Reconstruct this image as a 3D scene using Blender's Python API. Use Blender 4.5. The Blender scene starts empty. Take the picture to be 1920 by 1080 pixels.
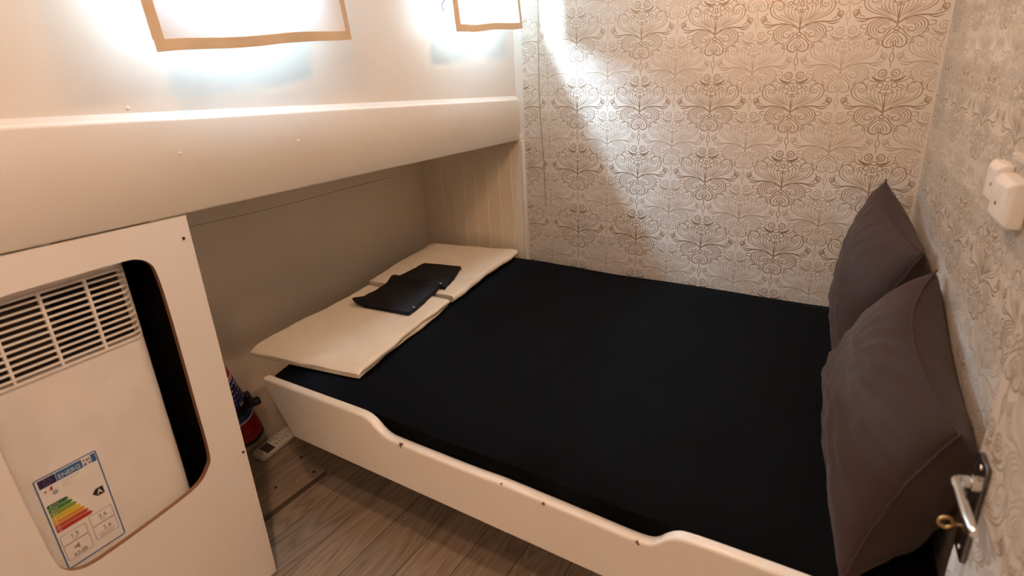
import bpy, bmesh, math, random
import numpy as np
from mathutils import Vector, Matrix, noise
random.seed(4)
C = bpy.context.scene.collection
H = 1.24                       # eye height above the floor; every z below is written relative to the eye
def V(x, y, z): return Vector((x, y, z + H))
rad = math.radians

# ------------------------------------------------------------------ materials
def lin(r, g, b):
    f = lambda c: (c/255)/12.92 if c/255 <= .04045 else ((c/255+.055)/1.055)**2.4
    return (f(r), f(g), f(b), 1)
class NT:
    def __init__(s, name):
        s.m = bpy.data.materials.new(name); s.m.use_nodes = True
        s.t = s.m.node_tree; s.b = s.t.nodes['Principled BSDF']; s.o = s.t.nodes['Material Output']
    def n(s, typ, **kw):
        x = s.t.nodes.new(typ)
        for k, v in kw.items():
            if k in x.inputs.keys() if isinstance(k, str) else False: x.inputs[k].default_value = v
            else: setattr(x, k, v)
        return x
    def l(s, a, b): s.t.links.new(a, b)
    def coords(s, scale=(1,1,1), rot=(0,0,0), loc=(0,0,0), kind='Object'):
        c = s.n('ShaderNodeTexCoord'); m = s.n('ShaderNodeMapping')
        m.inputs['Scale'].default_value = scale; m.inputs['Rotation'].default_value = rot; m.inputs['Location'].default_value = loc
        s.l(c.outputs[kind], m.inputs['Vector']); return m.outputs['Vector']
    def noise(s, vec, scale=5, detail=4, rough=.5, dist=0):
        x = s.n('ShaderNodeTexNoise'); x.inputs['Scale'].default_value = scale; x.inputs['Detail'].default_value = detail
        x.inputs['Roughness'].default_value = rough; x.inputs['Distortion'].default_value = dist
        if vec is not None: s.l(vec, x.inputs['Vector'])
        return x.outputs['Fac']
    def ramp(s, fac, stops):
        r = s.n('ShaderNodeValToRGB'); e = r.color_ramp.elements
        while len(e) < len(stops): e.new(.5)
        for i, (p, c) in enumerate(stops): e[i].position = p; e[i].color = c
        s.l(fac, r.inputs['Fac']); return r.outputs['Color']
    def bump(s, h, strength=.2, dist=.005):
        b = s.n('ShaderNodeBump'); b.inputs['Strength'].default_value = strength; b.inputs['Distance'].default_value = dist
        s.l(h, b.inputs['Height']); s.l(b.outputs['Normal'], s.b.inputs['Normal'])
    def set(s, **kw):
        for k, v in kw.items(): s.b.inputs[k.replace('_', ' ')].default_value = v
        return s
def mixc(t, fac, a, b):
    x = t.n('ShaderNodeMix', data_type='RGBA'); t.l(fac, x.inputs[0])
    for i, c in ((6, a), (7, b)):
        if isinstance(c, tuple): x.inputs[i].default_value = c
        else: t.l(c, x.inputs[i])
    return x.outputs[2]
def paint(name, col, rough=.35, var=.05, bump=.08, scale=3, spec=.5):
    t = NT(name); v = t.coords()
    f = t.noise(v, scale, 5, .6)
    d = tuple(c*(1-var) for c in col[:3])+(1,); u = tuple(min(1, c*(1+var)) for c in col[:3])+(1,)
    t.l(t.ramp(f, [(.3, d), (.7, u)]), t.b.inputs['Base Color'])
    t.set(Roughness=rough); t.b.inputs['Specular IOR Level'].default_value = spec
    if bump:
        g = t.noise(v, 26, 3, .6); t.bump(g, bump, .004)
    return t.m
def plain(name, col, rough=.5, metal=0., spec=.5, bump=0, bscale=300):
    t = NT(name); v = t.coords(); f = t.noise(v, 14, 3)
    d = tuple(c*.93 for c in col[:3])+(1,)
    t.l(t.ramp(f, [(.35, d), (.65, col)]), t.b.inputs['Base Color'])
    t.set(Roughness=rough, Metallic=metal); t.b.inputs['Specular IOR Level'].default_value = spec
    if bump: t.bump(t.noise(v, bscale, 2), bump, .002)
    return t.m
def cloth(name, col, rough=.9, weave=900, bump=.25, sheen=.2, big=.10):
    t = NT(name); v = t.coords()
    f = t.noise(v, 7, 4, .6)
    d = tuple(c*(1-big) for c in col[:3])+(1,); u = tuple(min(1, c*(1+big)) for c in col[:3])+(1,)
    t.l(t.ramp(f, [(.3, d), (.7, u)]), t.b.inputs['Base Color'])
    t.set(Roughness=rough); t.b.inputs['Sheen Weight'].default_value = sheen; t.b.inputs['Specular IOR Level'].default_value = .2
    t.bump(t.noise(v, weave, 2), bump, .001)
    return t.m

WHITE = (.80, .775, .72, 1)
M_hull = paint('gloss_white_hull_paint', WHITE, .32, .025, .10)
M_recess = paint('white_hull_lining_paint', (.79, .71, .585, 1), .4, .05, .10, 2.2)
M_rail = None
M_board = paint('white_melamine_board', (.80, .775, .735, 1), .38, .015, .0)
M_core = plain('cut_fibreboard_edge', (.20, .085, .03, 1), .8, bump=.3)
M_plastic = plain('white_plastic', (.80, .78, .74, 1), .35)
M_acplastic = plain('white_appliance_plastic', (.80, .77, .73, 1), .38)
M_dark = plain('dark_void', (.010, .009, .008, 1), .9, spec=.1)
M_ceil = paint('ceiling_paint', (.80, .77, .71, 1), .6, .02, .03)
M_black = plain('black_plastic', (.012, .012, .013, 1), .45)
M_chrome = plain('chrome_metal', (.75, .74, .72, 1), .13, 1.)
M_plate = plain('polished_dark_chrome_plate', (.16, .15, .145, 1), .18, 1.)
M_brass = plain('worn_brass', (.50, .33, .13, 1), .35, 1.)
M_screw = plain('dark_screw_metal', (.06, .05, .045, 1), .5, .6)
M_sheet = cloth('black_cotton_sheet', (.0011, .0010, .0012, 1), .95, 1100, .15, .0, .0)
M_sheet.node_tree.nodes['Principled BSDF'].inputs['Specular IOR Level'].default_value = .08
M_pillow = cloth('charcoal_brown_cotton', (.036, .0192, .0145, 1), .9, 1000, .18, .06, .05)
M_blackcloth = cloth('black_terry_cloth', (.006, .005, .005, 1), .95, 600, .6, .02)
M_tag = plain('pale_thread_tag', (.5, .48, .44, 1), .8)
M_wood = plain('raw_plywood', (.35, .24, .15, 1), .8, bump=.3)

def towel_mat():
    t = NT('cream_waffle_towel'); v = t.coords(rot=(0, 0, rad(-12)))
    f = t.noise(v, 9, 4, .6)
    t.l(t.ramp(f, [(.3, (.74, .67, .55, 1)), (.7, (.84, .77, .65, 1))]), t.b.inputs['Base Color'])
    t.set(Roughness=.95); t.b.inputs['Sheen Weight'].default_value = .2; t.b.inputs['Specular IOR Level'].default_value = .15
    w = t.n('ShaderNodeTexWave', wave_type='BANDS', bands_direction='X'); w.inputs['Scale'].default_value = 55; w.inputs['Distortion'].default_value = .6
    t.l(v, w.inputs['Vector'])
    nz = t.noise(v, 500, 2)
    m = t.n('ShaderNodeMath', operation='ADD'); t.l(w.outputs['Fac'], m.inputs[0]); t.l(nz, m.inputs[1])
    t.bump(m.outputs[0], .35, .0015)
    return t.m
M_towel = towel_mat()

def rail_mat():
    t = NT('chipped_gloss_white_paint'); v = t.coords()
    f = t.noise(v, 3, 5, .6)
    base = t.ramp(f, [(.3, (.76, .72, .65, 1)), (.7, (.81, .775, .71, 1))])
    # a few chips where the paint has worn off the top edge
    acc = None
    for (x, z, r) in ((-.886, -.832, .016), (-.60, -.826, .010), (-.50, -.834, .012), (-.30, -.836, .010)):
        vd = t.n('ShaderNodeVectorMath', operation='DISTANCE'); t.l(v, vd.inputs[0]); vd.inputs[1].default_value = (x, .803, z + H)
        s = t.n('ShaderNodeMath', operation='SUBTRACT'); s.inputs[0].default_value = r; t.l(vd.outputs['Value'], s.inputs[1])
        d = t.n('ShaderNodeMath', operation='DIVIDE'); t.l(s.outputs[0], d.inputs[0]); d.inputs[1].default_value = r
        if acc is None: acc = d.outputs[0]
        else:
            mx = t.n('ShaderNodeMath', operation='MAXIMUM'); t.l(acc, mx.inputs[0]); t.l(d.outputs[0], mx.inputs[1]); acc = mx.outputs[0]
    n2 = t.noise(v, 160, 3, .7)
    ad = t.n('ShaderNodeMath', operation='MULTIPLY'); t.l(acc, ad.inputs[0]); t.l(n2, ad.inputs[1])
    k = t.ramp(ad.outputs[0], [(.27, (0, 0, 0, 1)), (.31, (1, 1, 1, 1))])
    t.l(mixc(t, k, base, (.13, .06, .03, 1)), t.b.inputs['Base Color'])
    t.set(Roughness=.28)
    t.bump(t.noise(v, 22, 3), .10, .004)
    return t.m
M_rail = rail_mat()

def paper_mat(name, col):
    t = NT(name); v = t.coords(); vs = t.coords(scale=(60, 60, 3))
    f = t.noise(v, 4, 5, .6); g = t.noise(vs, 14, 3, .7)
    t.l(mixc(t, f, tuple(c*.95 for c in col[:3])+(1,), col), t.b.inputs['Base Color'])
    t.set(Roughness=.36); t.b.inputs['Specular IOR Level'].default_value = .55
    t.bump(g, .10, .001)
    return t.m
M_paper = paper_mat('satin_damask_wallpaper', (.70, .655, .585, 1))
M_paper2 = paper_mat('satin_damask_wallpaper_side', (.70, .655, .585, 1))
M_ink = plain('bronze_damask_print', (.33, .235, .15, 1), .36, .35)
M_inkpale = plain('pale_damask_print', (.50, .41, .315, 1), .38, .25)
M_inkside = plain('silver_bronze_damask_print', (.44, .355, .265, 1), .40, .3)
M_inksidepale = plain('pale_side_damask_print', (.57, .50, .41, 1), .4, .2)
M_seam = plain('wallpaper_seam', (.36, .28, .20, 1), .7)

def floor_mat(name, off=0.):
    t = NT(name)
    vec = t.coords(rot=(0, 0, rad(-2.5)), loc=(off, 0, 0))
    sw = t.coords(rot=(0, 0, rad(90-2.5)), loc=(0, off, 0))
    # boards run along y, so brick rows are stacked along x
    br = t.n('ShaderNodeTexBrick'); t.l(sw, br.inputs['Vector'])
    br.offset = .37; br.offset_frequency = 2
    for k, val in (('Scale', 1.), ('Mortar Size', .0011), ('Mortar Smooth', .1), ('Bias', 0.), ('Brick Width', 1.1), ('Row Height', .13)): br.inputs[k].default_value = val
    br.inputs['Color1'].default_value = (0, 0, 0, 1); br.inputs['Color2'].default_value = (1, 1, 1, 1); br.inputs['Mortar'].default_value = (.5, .5, .5, 1)
    # grain, shifted board by board
    sc = t.n('ShaderNodeVectorMath', operation='SCALE'); t.l(br.outputs['Color'], sc.inputs[0]); sc.inputs['Scale'].default_value = 7.
    ad = t.n('ShaderNodeVectorMath', operation='ADD'); t.l(vec, ad.inputs[0]); t.l(sc.outputs[0], ad.inputs[1])
    mp = t.n('ShaderNodeMapping'); mp.inputs['Scale'].default_value = (1, .11, 1); t.l(ad.outputs[0], mp.inputs['Vector'])
    n1 = t.noise(mp.outputs[0], 9, 2, .5, .3)
    rings = t.n('ShaderNodeMath', operation='MULTIPLY'); t.l(n1, rings.inputs[0]); rings.inputs[1].default_value = 15.
    fr = t.n('ShaderNodeMath', operation='PINGPONG'); t.l(rings.outputs[0], fr.inputs[0]); fr.inputs[1].default_value = .5
    mp2 = t.n('ShaderNodeMapping'); mp2.inputs['Scale'].default_value = (1, .04, 1); t.l(ad.outputs[0], mp2.inputs['Vector'])
    n2 = t.noise(mp2.outputs[0], 130, 4, .7)
    mm = t.n('ShaderNodeMath', operation='MULTIPLY'); t.l(fr.outputs[0], mm.inputs[0]); mm.inputs[1].default_value = .9
    m3 = t.n('ShaderNodeMath', operation='ADD'); t.l(mm.outputs[0], m3.inputs[0]); t.l(n2, m3.inputs[1])
    m4 = t.n('ShaderNodeMath', operation='MULTIPLY'); t.l(m3.outputs[0], m4.inputs[0]); m4.inputs[1].default_value = .75
    col = t.ramp(m4.outputs[0], [(.22, (.24, .185, .145, 1)), (.45, (.42, .34, .265, 1)), (.8, (.55, .46, .37, 1))])
    bw = t.n('ShaderNodeRGBToBW'); t.l(br.outputs['Color'], bw.inputs[0])
    tone = t.ramp(bw.outputs[0], [(0, (.82, .82, .83, 1)), (1, (1.08, 1.06, 1.04, 1))])
    mu = t.n('ShaderNodeMix', data_type='RGBA', blend_type='MULTIPLY'); mu.inputs[0].default_value = 1
    t.l(col, mu.inputs[6]); t.l(tone, mu.inputs[7])
    seam = mixc(t, br.outputs['Fac'], mu.outputs[2], (.05, .036, .026, 1))
    t.l(seam, t.b.inputs['Base Color'])
    t.set(Roughness=.42); t.bump(m3.outputs[0], .10, .002)
    return t.m
M_floor = floor_mat('grey_oak_laminate')
M_floor2 = floor_mat('grey_oak_laminate_hatch', .335)

def glass_mat():
    t = NT('window_glass'); g = t.n('ShaderNodeBsdfGlossy'); g.inputs['Roughness'].default_value = .02
    tr = t.n('ShaderNodeBsdfTransparent'); lw = t.n('ShaderNodeLayerWeight'); lw.inputs['Blend'].default_value = .15
    mx = t.n('ShaderNodeMixShader'); t.l(lw.outputs['Fresnel'], mx.inputs[0]); t.l(tr.outputs[0], mx.inputs[1]); t.l(g.outputs[0], mx.inputs[2])
    t.l(mx.outputs[0], t.o.inputs['Surface']); return t.m
M_glass = glass_mat()
def blind_mat():
    t = NT('translucent_white_blind_cloth'); v = t.coords()
    col = t.ramp(t.noise(v, 8, 5, .6), [(.35, (.88, .88, .88, 1)), (.65, (.93, .93, .93, 1))])
    d = t.n('ShaderNodeBsdfDiffuse'); tl = t.n('ShaderNodeBsdfTranslucent'); t.l(col, d.inputs[0]); t.l(col, tl.inputs[0])
    mx = t.n('ShaderNodeMixShader'); mx.inputs[0].default_value = .27; t.l(d.outputs[0], mx.inputs[1]); t.l(tl.outputs[0], mx.inputs[2])
    b = t.n('ShaderNodeBump'); b.inputs['Strength'].default_value = .15; b.inputs['Distance'].default_value = .001
    t.l(t.noise(v, 700, 2), b.inputs['Height']); t.l(b.outputs[0], d.inputs['Normal'])
    t.l(mx.outputs[0], t.o.inputs['Surface']); return t.m
M_blind = blind_mat()
M_tape = cloth('tan_bias_tape', (.66, .52, .36, 1), .9, 800, .3, .1)

# ------------------------------------------------------------------ mesh helpers
class MB:
    def __init__(s): s.v = []; s.f = []; s.mi = []; s.cur = 0
    def add(s, verts, faces):
        o = len(s.v); s.v += [tuple(p) for p in verts]
        for f in faces: s.f.append(tuple(i+o for i in f)); s.mi.append(s.cur)
    def hexa(s, p):     # 8 corners: bottom 4 (ccw), top 4
        s.add(p, [(3,2,1,0),(4,5,6,7),(0,1,5,4),(1,2,6,5),(2,3,7,6),(3,0,4,7)])
    def box(s, o, ax, ay, az):       # origin corner and three edge vectors
        o, ax, ay, az = map(Vector, (o, ax, ay, az))
        s.hexa([o, o+ax, o+ax+ay, o+ay, o+az, o+ax+az, o+ax+ay+az, o+ay+az])
    def prism(s, poly, d):           # planar polygon swept along d
        n = len(poly); d = Vector(d); a = [Vector(p) for p in poly]; b = [p+d for p in a]
        s.add(a+b, [tuple(range(n))[::-1], tuple(range(n, 2*n))] + [(i, (i+1) % n, n+(i+1) % n, n+i) for i in range(n)])
    def rings(s, rings, closed=True, caps=True):
        n = len(rings[0]); vs = [p for r in rings for p in r]; fs = []
        for k in range(len(rings)-1):
            for i in range(n if closed else n-1):
                j = (i+1) % n; fs.append((k*n+i, k*n+j, (k+1)*n+j, (k+1)*n+i))
        if caps: fs += [tuple(range(n))[::-1], tuple(range((len(rings)-1)*n, len(rings)*n))]
        s.add(vs, fs)
    def tube(s, pts, r, n=12, caps=True):
        pts = [Vector(p) for p in pts]; rs = r if isinstance(r, (list, tuple)) else [r]*len(pts)
        rings = []; ref = None
        for i, p in enumerate(pts):
            t = (pts[min(i+1, len(pts)-1)] - pts[max(i-1, 0)]).normalized()
            if ref is None: ref = t.orthogonal().normalized()
            ref = (ref - t*ref.dot(t)).normalized(); q = t.cross(ref)
            rings.append([p + (ref*math.cos(2*math.pi*k/n) + q*math.sin(2*math.pi*k/n))*rs[i] for k in range(n)])
        s.rings(rings, True, caps)
    def lathe(s, o, axis, prof, n=32):    # prof = (distance along axis, radius)
        o = Vector(o); a = Vector(axis).normalized(); u = a.orthogonal().normalized(); w = a.cross(u)
        s.rings([[o + a*h + (u*math.cos(2*math.pi*k/n) + w*math.sin(2*math.pi*k/n))*r for k in range(n)] for h, r in prof])
    def build(s, name, mats, parent=None, smooth=False, bevel=0, bseg=2, subsurf=0, angle=40):
        me = bpy.data.meshes.new(name); me.from_pydata(s.v, [], s.f); me.update()
        return finish(name, me, mats, parent, s.mi, smooth, bevel, bseg, subsurf, angle)
def finish(name, me, mats, parent=None, mi=None, smooth=False, bevel=0, bseg=2, subsurf=0, angle=40):
    o = bpy.data.objects.new(name, me); C.objects.link(o)
    for m in (mats if isinstance(mats, (list, tuple)) else [mats]): me.materials.append(m)
    if mi is not None and any(mi): me.polygons.foreach_set('material_index', mi)
    bm = bmesh.new(); bm.from_mesh(me); bmesh.ops.recalc_face_normals(bm, faces=bm.faces) if len(bm.faces) < 60000 else None
    bm.to_mesh(me); bm.free()
    if bevel:
        b = o.modifiers.new('bevel', 'BEVEL'); b.width = bevel; b.segments = bseg; b.limit_method = 'ANGLE'; b.angle_limit = rad(35)
    if subsurf:
        b = o.modifiers.new('sub', 'SUBSURF'); b.levels = b.render_levels = subsurf
    if smooth or bevel:
        me.polygons.foreach_set('use_smooth', [True]*len(me.polygons))
        try: me.set_sharp_from_angle(angle=rad(angle))
        except Exception: pass
    if parent: put(o, parent)
    return o
def put(o, parent):
    bpy.context.view_layer.update() if False else None
    o.parent = parent
    o.matrix_parent_inverse = Matrix.Translation(parent.location).inverted() if parent.type == 'EMPTY' else Matrix.Identity(4)
def thing(name, label, cat, loc, group=None):
    o = bpy.data.objects.new(name, None); C.objects.link(o); o.location = loc; o.empty_display_size = .05
    return tag(o, label, cat, group)
def tag(o, label, cat, group=None):
    o['label'] = label; o['category'] = cat
    if group: o['group'] = group
    return o
def struct(o, label=None):
    o['kind'] = 'structure'
    if label: o['label'] = label
    return o
def fill2d(loops, to3, thick, name, mats, parent=None, skip_inner=True, bevel=0):
    """Flat sheet with holes: loops[0] outer, others holes, 2-D points; to3(u, w, depth) gives 3-D."""
    bm = bmesh.new(); es = []; L = []
    for lp in loops:
        vs = [bm.verts.new((u, w, 0)) for u, w in lp]; L.append(len(vs))
        es += [bm.edges.new((vs[i], vs[(i+1) % len(vs)])) for i in range(len(vs))]
    bmesh.ops.triangle_fill(bm, use_beauty=True, use_dissolve=False, edges=es)
    bm.verts.index_update(); pts = [(v.co.x, v.co.y) for v in bm.verts]; tris = [tuple(v.index for v in f.verts) for f in bm.faces]
    bm.free()
    n = len(pts); mb = MB()
    mb.add([to3(u, w, 0) for u, w in pts] + [to3(u, w, thick) for u, w in pts],
           tris + [tuple(i+n for i in t[::-1]) for t in tris])
    o = 0; vs0 = [to3(u, w, 0) for u, w in pts]; vs1 = [to3(u, w, thick) for u, w in pts]
    for k, cnt in enumerate(L):
        if k == 0 or not skip_inner:
            mb.add(vs0[o:o+cnt] + vs1[o:o+cnt], [(i, (i+1) % cnt, cnt+(i+1) % cnt, cnt+i) for i in range(cnt)])
        o += cnt
    return mb.build(name, mats, parent)
def catmull(pts, seg=6, closed=False):
    P = [np.array(p, float) for p in pts]; out = []; n = len(P)
    for i in range(n if closed else n-1):
        if closed: a, b, c, d = P[(i-1) % n], P[i], P[(i+1) % n], P[(i+2) % n]
        else: a, b, c, d = P[max(i-1, 0)], P[i], P[i+1], P[min(i+2, n-1)]
        for k in range(seg):
            t = k/seg
            out.append(.5*((2*b) + (c-a)*t + (2*a-5*b+4*c-d)*t*t + (3*b-a-3*c+d)*t**3))
    if not closed: out.append(P[-1])
    return out
def text_mesh(txt, size, frame, mat, name, parent, align='LEFT', bold=0.):
    """Lettering laid on a surface; frame = 4x4 matrix (x right, y up, z out of the surface)."""
    cu = bpy.data.curves.new('lettering', 'FONT'); cu.body = txt; cu.size = size; cu.align_x = align; cu.offset = bold; cu.resolution_u = 3
    ob = bpy.data.objects.new('lettering', cu); C.objects.link(ob)
    dg = bpy.context.evaluated_depsgraph_get(); dg.update()
    me = bpy.data.meshes.new_from_object(ob.evaluated_get(dg)); bpy.data.objects.remove(ob); bpy.data.curves.remove(cu)
    me.transform(frame); me.materials.clear(); me.name = name
    return finish(name, me, mat, parent)

# hull frame: u runs along the hull side (into the room), w outwards from the front of the ledge box
TH = rad(3); ND = Vector((math.cos(TH), math.sin(TH), 0)); DD = Vector((-math.sin(TH), math.cos(TH), 0))
HC = ND.x*-1.281 + ND.y*2.0
def hull(u, z, off=0): return ND*(HC+off) + DD*u + Vector((0, 0, z+H))
def plane_frame(u, z, off):   # lettering frame on the hull-parallel plane, seen from the room
    m = Matrix.Identity(4); m.col[0][:3] = DD; m.col[1][:3] = (0, 0, 1); m.col[2][:3] = ND; m.col[3][:3] = hull(u, z, off); return m
# right wall frame
TW = rad(7); NW = Vector((math.cos(TW), math.sin(TW), 0)); DW = Vector((math.sin(TW), -math.cos(TW), 0))
WC = NW.dot(Vector((.037, 2.0, 0)))
def wallr(s, z, off=0):       # s = distance from the back corner towards the viewer, off = out into the cabin
    return Vector((.037, 2.0, 0)) + DW*s - NW*off + Vector((0, 0, z+H))
ZC = .66; ZF = -1.24; ZR = -1.221    # ceiling, floor, raised hatch
ZM = -.775                          # mattress top

# ------------------------------------------------------------------ damask print
def damask_strokes():
    def ring(cx, cy, rx, ry=None, w=4, n=9, a0=0):
        ry = ry or rx
        return ([(cx+rx*math.cos(a0+2*math.pi*k/n), cy+ry*math.sin(a0+2*math.pi*k/n)) for k in range(n+1)], w, w, w)
    half = [  # points in print units (3000 to the metre): right of the axis, down; widths
        # big upper scrolls
        ([(6,-25),(60,-64),(120,-88),(190,-112),(240,-150),(252,-205),(225,-250),(180,-256),(150,-226),(156,-190),(185,-180),(204,-200),(192,-216)], 3, 6, 3),
        ([(60,-76),(130,-106),(195,-136),(224,-175),(222,-214),(194,-234)], 2, 4, 2),
        ([(70,-92),(128,-124),(172,-146)], 2, 4, 2), ([(128,-262),(142,-240),(136,-204),(146,-176),(168,-164)], 2, 4, 2),
        # arms with round ends
        ([(8,-18),(70,-55),(140,-69),(215,-64),(276,-70),(316,-92)], 5, 8, 4), ([(196,-62),(248,-46),(300,-60)], 2, 7, 2),
        ring(302,-116,21,w=5), ring(298,-112,9,w=5), ([(268,-78),(272,-108),(286,-140),(280,-158),(266,-152)], 3, 4, 3),
        ([(240,-76),(254,-92),(274,-92)], 2, 4, 2),
        # wings
        ([(36,-50),(112,-60),(180,-38),(206,0),(194,46),(156,82),(112,94)], 3, 6, 3),
        ([(44,-38),(108,-48),(164,-28),(186,4),(174,44),(140,74)], 2, 5, 2), ([(50,-28),(104,-36),(148,-16),(166,10),(154,42),(124,66)], 2, 5, 2),
        ([(54,-18),(98,-24),(130,-4),(146,16),(134,40),(112,54)], 2, 5, 2),
        ([(52,-8),(92,-12),(122,4),(128,28),(108,46),(84,40),(80,22),(96,14),(106,24)], 2, 5, 3), ([(40,4),(64,16),(72,36),(90,62)], 2, 4, 2), ([(30,-2),(48,16),(54,40)], 2, 4, 2), ([(112,94),(86,80),(62,56),(40,30),(14,14)], 3, 6, 4),
        ([(156,82),(176,96),(196,84)], 2, 5, 2), ([(176,62),(204,58),(216,40),(206,26)], 2, 5, 2), ([(206,-20),(232,-24),(256,-12),(250,6),(232,4)], 2, 5, 2), ([(118,98),(128,120),(116,136),(104,124)], 2, 5, 2), ([(252,-196),(272,-206),(280,-228),(264,-238)], 2, 5, 2), ([(236,-236),(240,-262),(222,-276)], 2, 4, 2), ([(176,-258),(168,-284),(146,-284)], 2, 4, 2), ([(206,0),(224,14),(240,4)], 2, 4, 2),
        # knot and tulip
        ring(0,20,20,13,w=5), ring(0,46,14,10,w=4), ([(0,-150),(0,-60),(0,10)], 3, 9, 7),
        ([(14,42),(56,72),(84,110),(76,146),(42,162),(14,152),(10,130),(28,116)], 4, 7, 3), ([(8,64),(36,92),(55,122),(46,146)], 2, 5, 2),
        ([(0,74),(18,100),(30,126),(24,146)], 2, 5, 2), ring(0,128,9,20,w=4), ([(84,110),(102,104),(112,118),(98,132)], 2, 4, 2),
        # chain between the motifs
        ([(0,150),(0,185),(0,206)], 4, 5, 3), ring(0,240,15,33,w=4,n=11), ([(0,272),(0,300),(0,324)], 3, 4, 2),
        # crown
        ring(46,-326,30,w=5), ring(42,-322,13,w=4), ([(18,-276),(58,-270),(96,-284),(124,-312)], 4, 15, 2), ([(20,-262),(80,-258),(128,-274),(154,-306)], 2, 5, 2),
        ([(0,-292),(22,-288),(26,-268),(0,-260)], 4, 5, 4), ([(86,-336),(100,-318),(92,-298)], 2, 4, 2),
        # flower under the crown
        ring(50,-234,21,w=5), ring(92,-226,14,w=4), ring(0,-218,12,23,w=5), ([(14,-202),(36,-200),(42,-180),(28,-166),(12,-176)], 3, 5, 3),
        ([(110,-238),(122,-220),(116,-200)], 2, 4, 2), ([(0,-178),(8,-160),(0,-146)], 4, 6, 4),
        # feathered filling
        ([(6,-58),(14,-104),(20,-142)], 2, 4, 2), ([(14,-62),(34,-104),(50,-146),(52,-168)], 2, 4, 2), ([(24,-68),(56,-108),(80,-150),(78,-186)], 2, 4, 2),
        ([(38,-74),(78,-112),(108,-154),(106,-192)], 2, 4, 2), ([(52,-82),(98,-118),(132,-150),(130,-176)], 2, 4, 2),
        ring(20,-150,6,w=3,n=6), ring(52,-176,6,w=3,n=6), ring(78,-194,6,w=3,n=6), ring(106,-200,6,w=3,n=6), ring(176,-206,7,w=3,n=6),
    ]
    V_, F_ = [], []
    for sgn in (1, -1):
        for ns_, (pts, w0, w1, w2) in enumerate(half):
            if sgn < 0 and abs(sum(p[0] for p in pts[:-1])) < 1e-6 and (len(pts) > 6 or max(abs(p[0]) for p in pts) < .01): continue   # strokes on the axis once
            c = catmull(pts, 4); n = len(c); o = len(V_)
            for i, p in enumerate(c):
                t = c[min(i+1, n-1)] - c[max(i-1, 0)]; t = t/(np.hypot(*t)+1e-9); nn = np.array([-t[1], t[0]])
                q = i/(n-1); w = (w0+(w1-w0)*q*2 if q < .5 else w1+(w2-w1)*(q-.5)*2)*.70
                for k in (1, -1):
                    a = p+nn*w*k; V_.append((sgn*a[0]/3000, -a[1]/3000, (ns_ + (.5 if sgn < 0 else 0))*4e-6))
            for i in range(n-1):
                f = (o+2*i, o+2*i+1, o+2*i+3, o+2*i+2); F_.append(f if sgn > 0 else f[::-1])
    return np.array(V_), np.array(F_)
DV, DF = damask_strokes()
PH, PV = .2385, .2285
def damask(cols, to3, smin, smax, zmin, zmax, z0):
    """All motifs between the limits; cols = (s, phase, material); returns verts, faces, material indices."""
    vs, fs, mi = [], [], []; o = 0
    for s0, ph, m in cols:
        z = z0 + ph - 10*PV
        while z < zmax + PV:
            a, b = DV[:, 0]+s0, DV[:, 1]+z
            keep = (a > smin) & (a < smax) & (b > zmin) & (b < zmax)
            if keep.any():
                F = DF[keep[DF].all(1)]
                vs += [to3(x, y, h) for x, y, h in zip(a, b, DV[:, 2])]; fs += [tuple(int(i)+o for i in f) for f in F]; mi += [m]*len(F); o += len(a)
            z += PV
    return vs, fs, mi

# ------------------------------------------------------------------ the cabin shell
b = MB()
def bk(x, z, h): return (x, 2.0-.0003-h, z+H)
cols = []
for k in range(-1, 6):
    cols.append((-1.033+k*PH, 0, 1)); cols.append((-1.033+(k-.5)*PH, PV/2, 2))
b.box((-1.95, 2.0, ZF+H), (2.2, 0, 0), (0, .05, 0), (0, 0, ZC-ZF))
b_faces = len(b.f)
vs, fs, mi = damask(cols, bk, -1.262, .034, -.80, ZC-.02, -.28+.08)
o0 = len(b.v); b.v += vs; b.f += [tuple(i+o0 for i in f) for f in fs]; b.mi += mi
# seam between two drops of paper
b.cur = 3
sp = [(-1.181, .64), (-1.183, .185), (-1.190, -.05), (-1.190, -.207), (-1.180, -.375), (-1.176, -.56)]
b.add([(x+dx, 1.9993, z+H) for x, z in sp for dx in (-.0022, .0022)], [(2*i, 2*i+1, 2*i+3, 2*i+2) for i in range(len(sp)-1)])
wb = struct(b.build('wall_back', [M_paper, M_ink, M_inkpale, M_seam]), 'back wall papered in cream damask with bronze print')

b = MB()
p0, p1 = wallr(-.05, ZF), wallr(2.75, ZF)
b.box(p0, p1-p0, NW*.05, (0, 0, ZC-ZF)); b_n = len(b.f)
cols = []
for k in range(0, 12):
    cols.append((.09+k*PH, .03, 1)); cols.append((.09+(k-.5)*PH, .03+PV/2, 2))
vs, fs, mi = damask(cols, lambda s, z, h: tuple(wallr(s, z, .0003+h)), .004, 1.95, -.80, ZC-.02, -.28+.08)
o0 = len(b.v); b.v += vs; b.f += [tuple(i+o0 for i in f) for f in fs]; b.mi += mi
wr = struct(b.build('wall_right', [M_paper2, M_inkside, M_inksidepale]), 'right wall papered in pale damask at the head of the bed')

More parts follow.
